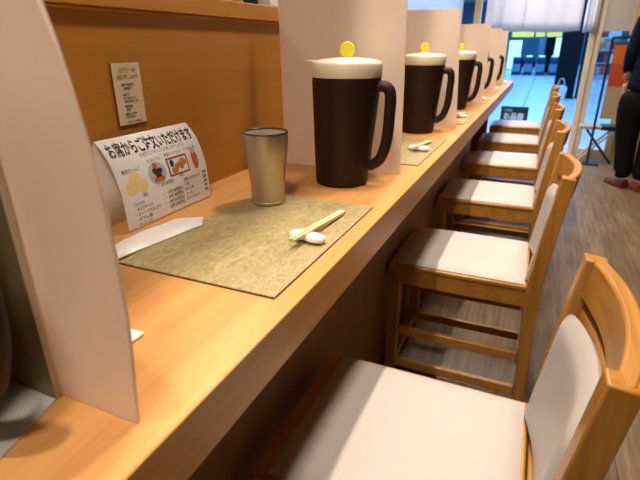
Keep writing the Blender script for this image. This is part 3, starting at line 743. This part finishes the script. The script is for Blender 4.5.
# ------------------------------------------------------------------ the person
def skin_obj(name, verts, edges, radii, mat, parent, root=0, sub=2):
    me = bpy.data.meshes.new(name); me.from_pydata(verts, edges, []); o = bpy.data.objects.new(name, me); COL.objects.link(o); me.materials.append(mat)
    if parent: o.parent = parent
    s = o.modifiers.new('skin', 'SKIN'); s.use_smooth_shade = True
    for i, r in enumerate(radii):
        d = me.skin_vertices[0].data[i]; d.radius = r if isinstance(r, tuple) else (r, r); d.use_root = (i == root)
    ss = o.modifiers.new('sub', 'SUBSURF'); ss.levels = sub; ss.render_levels = sub
    return o
PX, PY = 1.005, 3.93
ps = thing('person', 'person in navy top and loose black trousers standing near the orange poster stand', 'person', (PX, PY, 0), -.1)
H = 1.0
# body (skin): pelvis, spine, neck, head, arms, legs
v = [(0, 0, .80), (0, .01, .95), (0, .0, 1.12), (0, .0, 1.23), (0, .01, 1.31), (0, .02, 1.36), (0, .025, 1.44), (0, .03, 1.51),
     (-.09, 0, .76), (-.085, .01, .43), (-.08, -.01, .08), (.09, 0, .76), (.085, .01, .43), (.08, -.02, .08),
     (-.14, 0, 1.23), (-.170, .0, .99), (-.163, .09, .80), (.14, 0, 1.23), (.170, .0, .99), (.163, .09, .80)]
e = [(0, 1), (1, 2), (2, 3), (3, 4), (4, 5), (5, 6), (6, 7), (0, 8), (8, 9), (9, 10), (0, 11), (11, 12), (12, 13), (3, 14), (14, 15), (15, 16), (3, 17), (17, 18), (18, 19)]
r = [(.13, .10), (.115, .085), (.13, .09), (.09, .07), .045, .06, .078, .06, .075, .050, .036, .075, .050, .036, .045, .036, .025, .045, .036, .025]
skin_obj('body', v, e, r, M['skin'], ps)
# clothing: one continuous shell each
v = [(0, .0, .70), (0, .0, .80), (0, .005, .95), (0, 0, 1.10), (0, 0, 1.22), (0, .01, 1.275), (-.145, 0, 1.215), (-.172, .0, .99), (-.165, .085, .85), (.145, 0, 1.215), (.172, .0, .99), (.165, .085, .85)]
e = [(0, 1), (1, 2), (2, 3), (3, 4), (4, 5), (4, 6), (6, 7), (7, 8), (4, 9), (9, 10), (10, 11)]
r = [(.175, .135), (.17, .13), (.145, .11), (.155, .11), (.11, .085), .055, .06, .05, .042, .06, .05, .042]
skin_obj('top', v, e, r, M['navy'], ps)
v = [(0, 0, .78), (0, 0, .70), (-.10, 0, .62), (-.075, .01, .36), (-.045, 0, .06), (.10, 0, .62), (.085, .01, .36), (.07, -.02, .06)]
e = [(0, 1), (1, 2), (2, 3), (3, 4), (1, 5), (5, 6), (6, 7)]
r = [(.165, .12), (.19, .13), .112, .082, .066, .112, .082, .066]
skin_obj('trousers', v, e, r, M['blackcloth'], ps)
# head details (face looks away from the counter, +y)
bm = B(); bmesh.ops.create_uvsphere(bm, u_segments=20, v_segments=14, radius=.5)
for q in bm.verts: q.co = Vector((q.co.x * .172, q.co.y * .20, q.co.z * .23)) + Vector((0, .012 if q.co.y > 0 else .0, 1.468))
for q in list(bm.verts):
    if q.co.y > .06 and q.co.z < 1.50: q.co.y = .06
build('hair', bm, M['hair'], ps)
for s in (-1, 1):
    bm = B(); bmesh.ops.create_uvsphere(bm, u_segments=10, v_segments=8, radius=.011)
    for q in bm.verts: q.co += Vector((s * .032, .098, 1.452))
    build('eye', bm, M['porcelain'], ps)
    bm = B(); bmesh.ops.create_uvsphere(bm, u_segments=10, v_segments=8, radius=.03)
    for q in bm.verts: q.co = Vector((q.co.x * .35 + s * .086, q.co.y * .7 + .02, q.co.z + 1.445))
    build('ear', bm, M['skin'], ps)
    # hand: palm, four fingers and a thumb as one skinned surface
    hx = s * .163; hy = .098; hz = .785
    hv = [(hx, hy, hz), (hx, hy + .006, hz - .045), (hx, hy + .010, hz - .082)]; he = [(0, 1), (1, 2)]; hr = [.022, (.016, .030), (.013, .032)]
    for k, (oy, L) in enumerate(((-.027, .066), (-.009, .076), (.009, .070), (.027, .055))):
        b = len(hv); hv += [(hx, hy + .010 + oy, hz - .088), (hx - s * .006, hy + .014 + oy, hz - .088 - L * .5), (hx - s * .022, hy + .014 + oy, hz - .088 - L * .9)]
        he += [(2, b), (b, b + 1), (b + 1, b + 2)]; hr += [.0085, .0078, .006]
    b = len(hv); hv += [(hx - s * .004, hy + .034, hz - .030), (hx - s * .010, hy + .050, hz - .062), (hx - s * .016, hy + .052, hz - .085)]; he += [(1, b), (b, b + 1), (b + 1, b + 2)]; hr += [.011, .0095, .007]
    skin_obj('hand', hv, he, hr, M['skin'], ps, 0, 1)
bm = B(); prism(bm, [(.095, 1.448), (.122, 1.425), (.098, 1.417)], 'x', -.012, .012); build('nose', bm, M['skin'], ps, .004)
bm = B(); bx(bm, -.022, .022, .092, .101, 1.394, 1.402); build('mouth', bm, M['cherry'], ps, .003)
def shoe(x, y, rz, mat):
    bm = B(); N = 12; K = 12; rows = []
    for i in range(N + 1):
        a = i / N; w = .036 + .010 * math.sin(PI * min(1, a * 1.1)) if a < .92 else .026; h = .075 - .045 * a ** .8
        rows.append([bm.verts.new((w * math.cos(PI * k / (K - 1)), -.06 + .235 * a, max(0, h * math.sin(PI * k / (K - 1))))) for k in range(K)])
    for a, b in zip(rows, rows[1:]):
        for k in range(K): bm.faces.new((a[k], a[(k + 1) % K], b[(k + 1) % K], b[k]))
    bm.faces.new(rows[0]); bm.faces.new(rows[-1][::-1]); return build('shoe', bm, mat, ps, .004, loc=(x, y, .001), rz=rz)
shoe(-.050, -.01, .55, M['shoe']); shoe(.075, -.08, .2, M['shoered'])

# ------------------------------------------------------------------ lamps
def area(name, loc, size, power, col, sy=None, rot=(0, 0, 0)):
    l = bpy.data.lights.new(name, 'AREA'); l.energy = power; l.color = col; l.size = size
    if sy: l.shape = 'RECTANGLE'; l.size_y = sy
    o = bpy.data.objects.new(name, l); COL.objects.link(o); o.location = loc; o.rotation_euler = rot; return o
def point(name, loc, power, col, rad=.03):
    l = bpy.data.lights.new(name, 'SPOT'); l.energy = power; l.color = col; l.shadow_soft_size = rad; l.spot_size = math.radians(125); l.spot_blend = .6
    o = bpy.data.objects.new(name, l); COL.objects.link(o); o.location = loc; return o
WARM = (1, .85, .70)
for k in range(7): point('downlight', (-.09, -.40 + .85 * k, T + 1.60), 62, WARM)
for k in range(4): area('aisle_lamp', (.22, -.8 + 1.7 * k, 2.44), .2, 17, WARM)
for k in range(3): area('kitchen_lamp', (-1.5, .3 + 1.6 * k, 2.44), .4, 34, (1, .86, .68))
for x in (-1.6, .15): area('curtain_fill', (x, YF + .75, 3.3), .5, 26, (.95, .95, 1.0), rot=(-.35, 0, 0))  # unseen fill lamps added outside to whiten the doorway curtain
COOL = (.17, .50, 1.0)
for y in (6.6, 10, 14, 18, 23, 29):
    for x in (-4, 0, 4): area('concourse_lamp', (x, y, 3.55), 1.6, 105, COOL)

# ------------------------------------------------------------------ world, camera
w = bpy.data.worlds.new('world'); sc.world = w; w.use_nodes = True
w.node_tree.nodes['Background'].inputs[0].default_value = (.35, .42, .5, 1); w.node_tree.nodes['Background'].inputs[1].default_value = .05
cam = bpy.data.cameras.new('camera'); co = bpy.data.objects.new('camera', cam); COL.objects.link(co); sc.camera = co
pi_, ya, ro = .3901, .4232, -.0046
fwd = Vector((-math.sin(ya) * math.cos(pi_), math.cos(ya) * math.cos(pi_), -math.sin(pi_)))
rt = fwd.cross(Vector((0, 0, 1))).normalized(); up = rt.cross(fwd)
R = rt * math.cos(ro) + up * math.sin(ro); U = -rt * math.sin(ro) + up * math.cos(ro)
mw = Matrix((R, U, -fwd)).transposed().to_4x4(); mw.translation = (.2578, -.4361, T + .2851); co.matrix_world = mw
cam.sensor_width = 36; cam.lens = 470.74 / 640 * 36; cam.clip_start = .02; cam.clip_end = 100
cam.dof.use_dof = True; cam.dof.focus_distance = .82; cam.dof.aperture_fstop = 7.0
vs_ = sc.view_settings; vs_.view_transform = 'Standard'; vs_.look = 'None'; vs_.gamma = 1; vs_.exposure = 0.1; vs_.use_curve_mapping = False
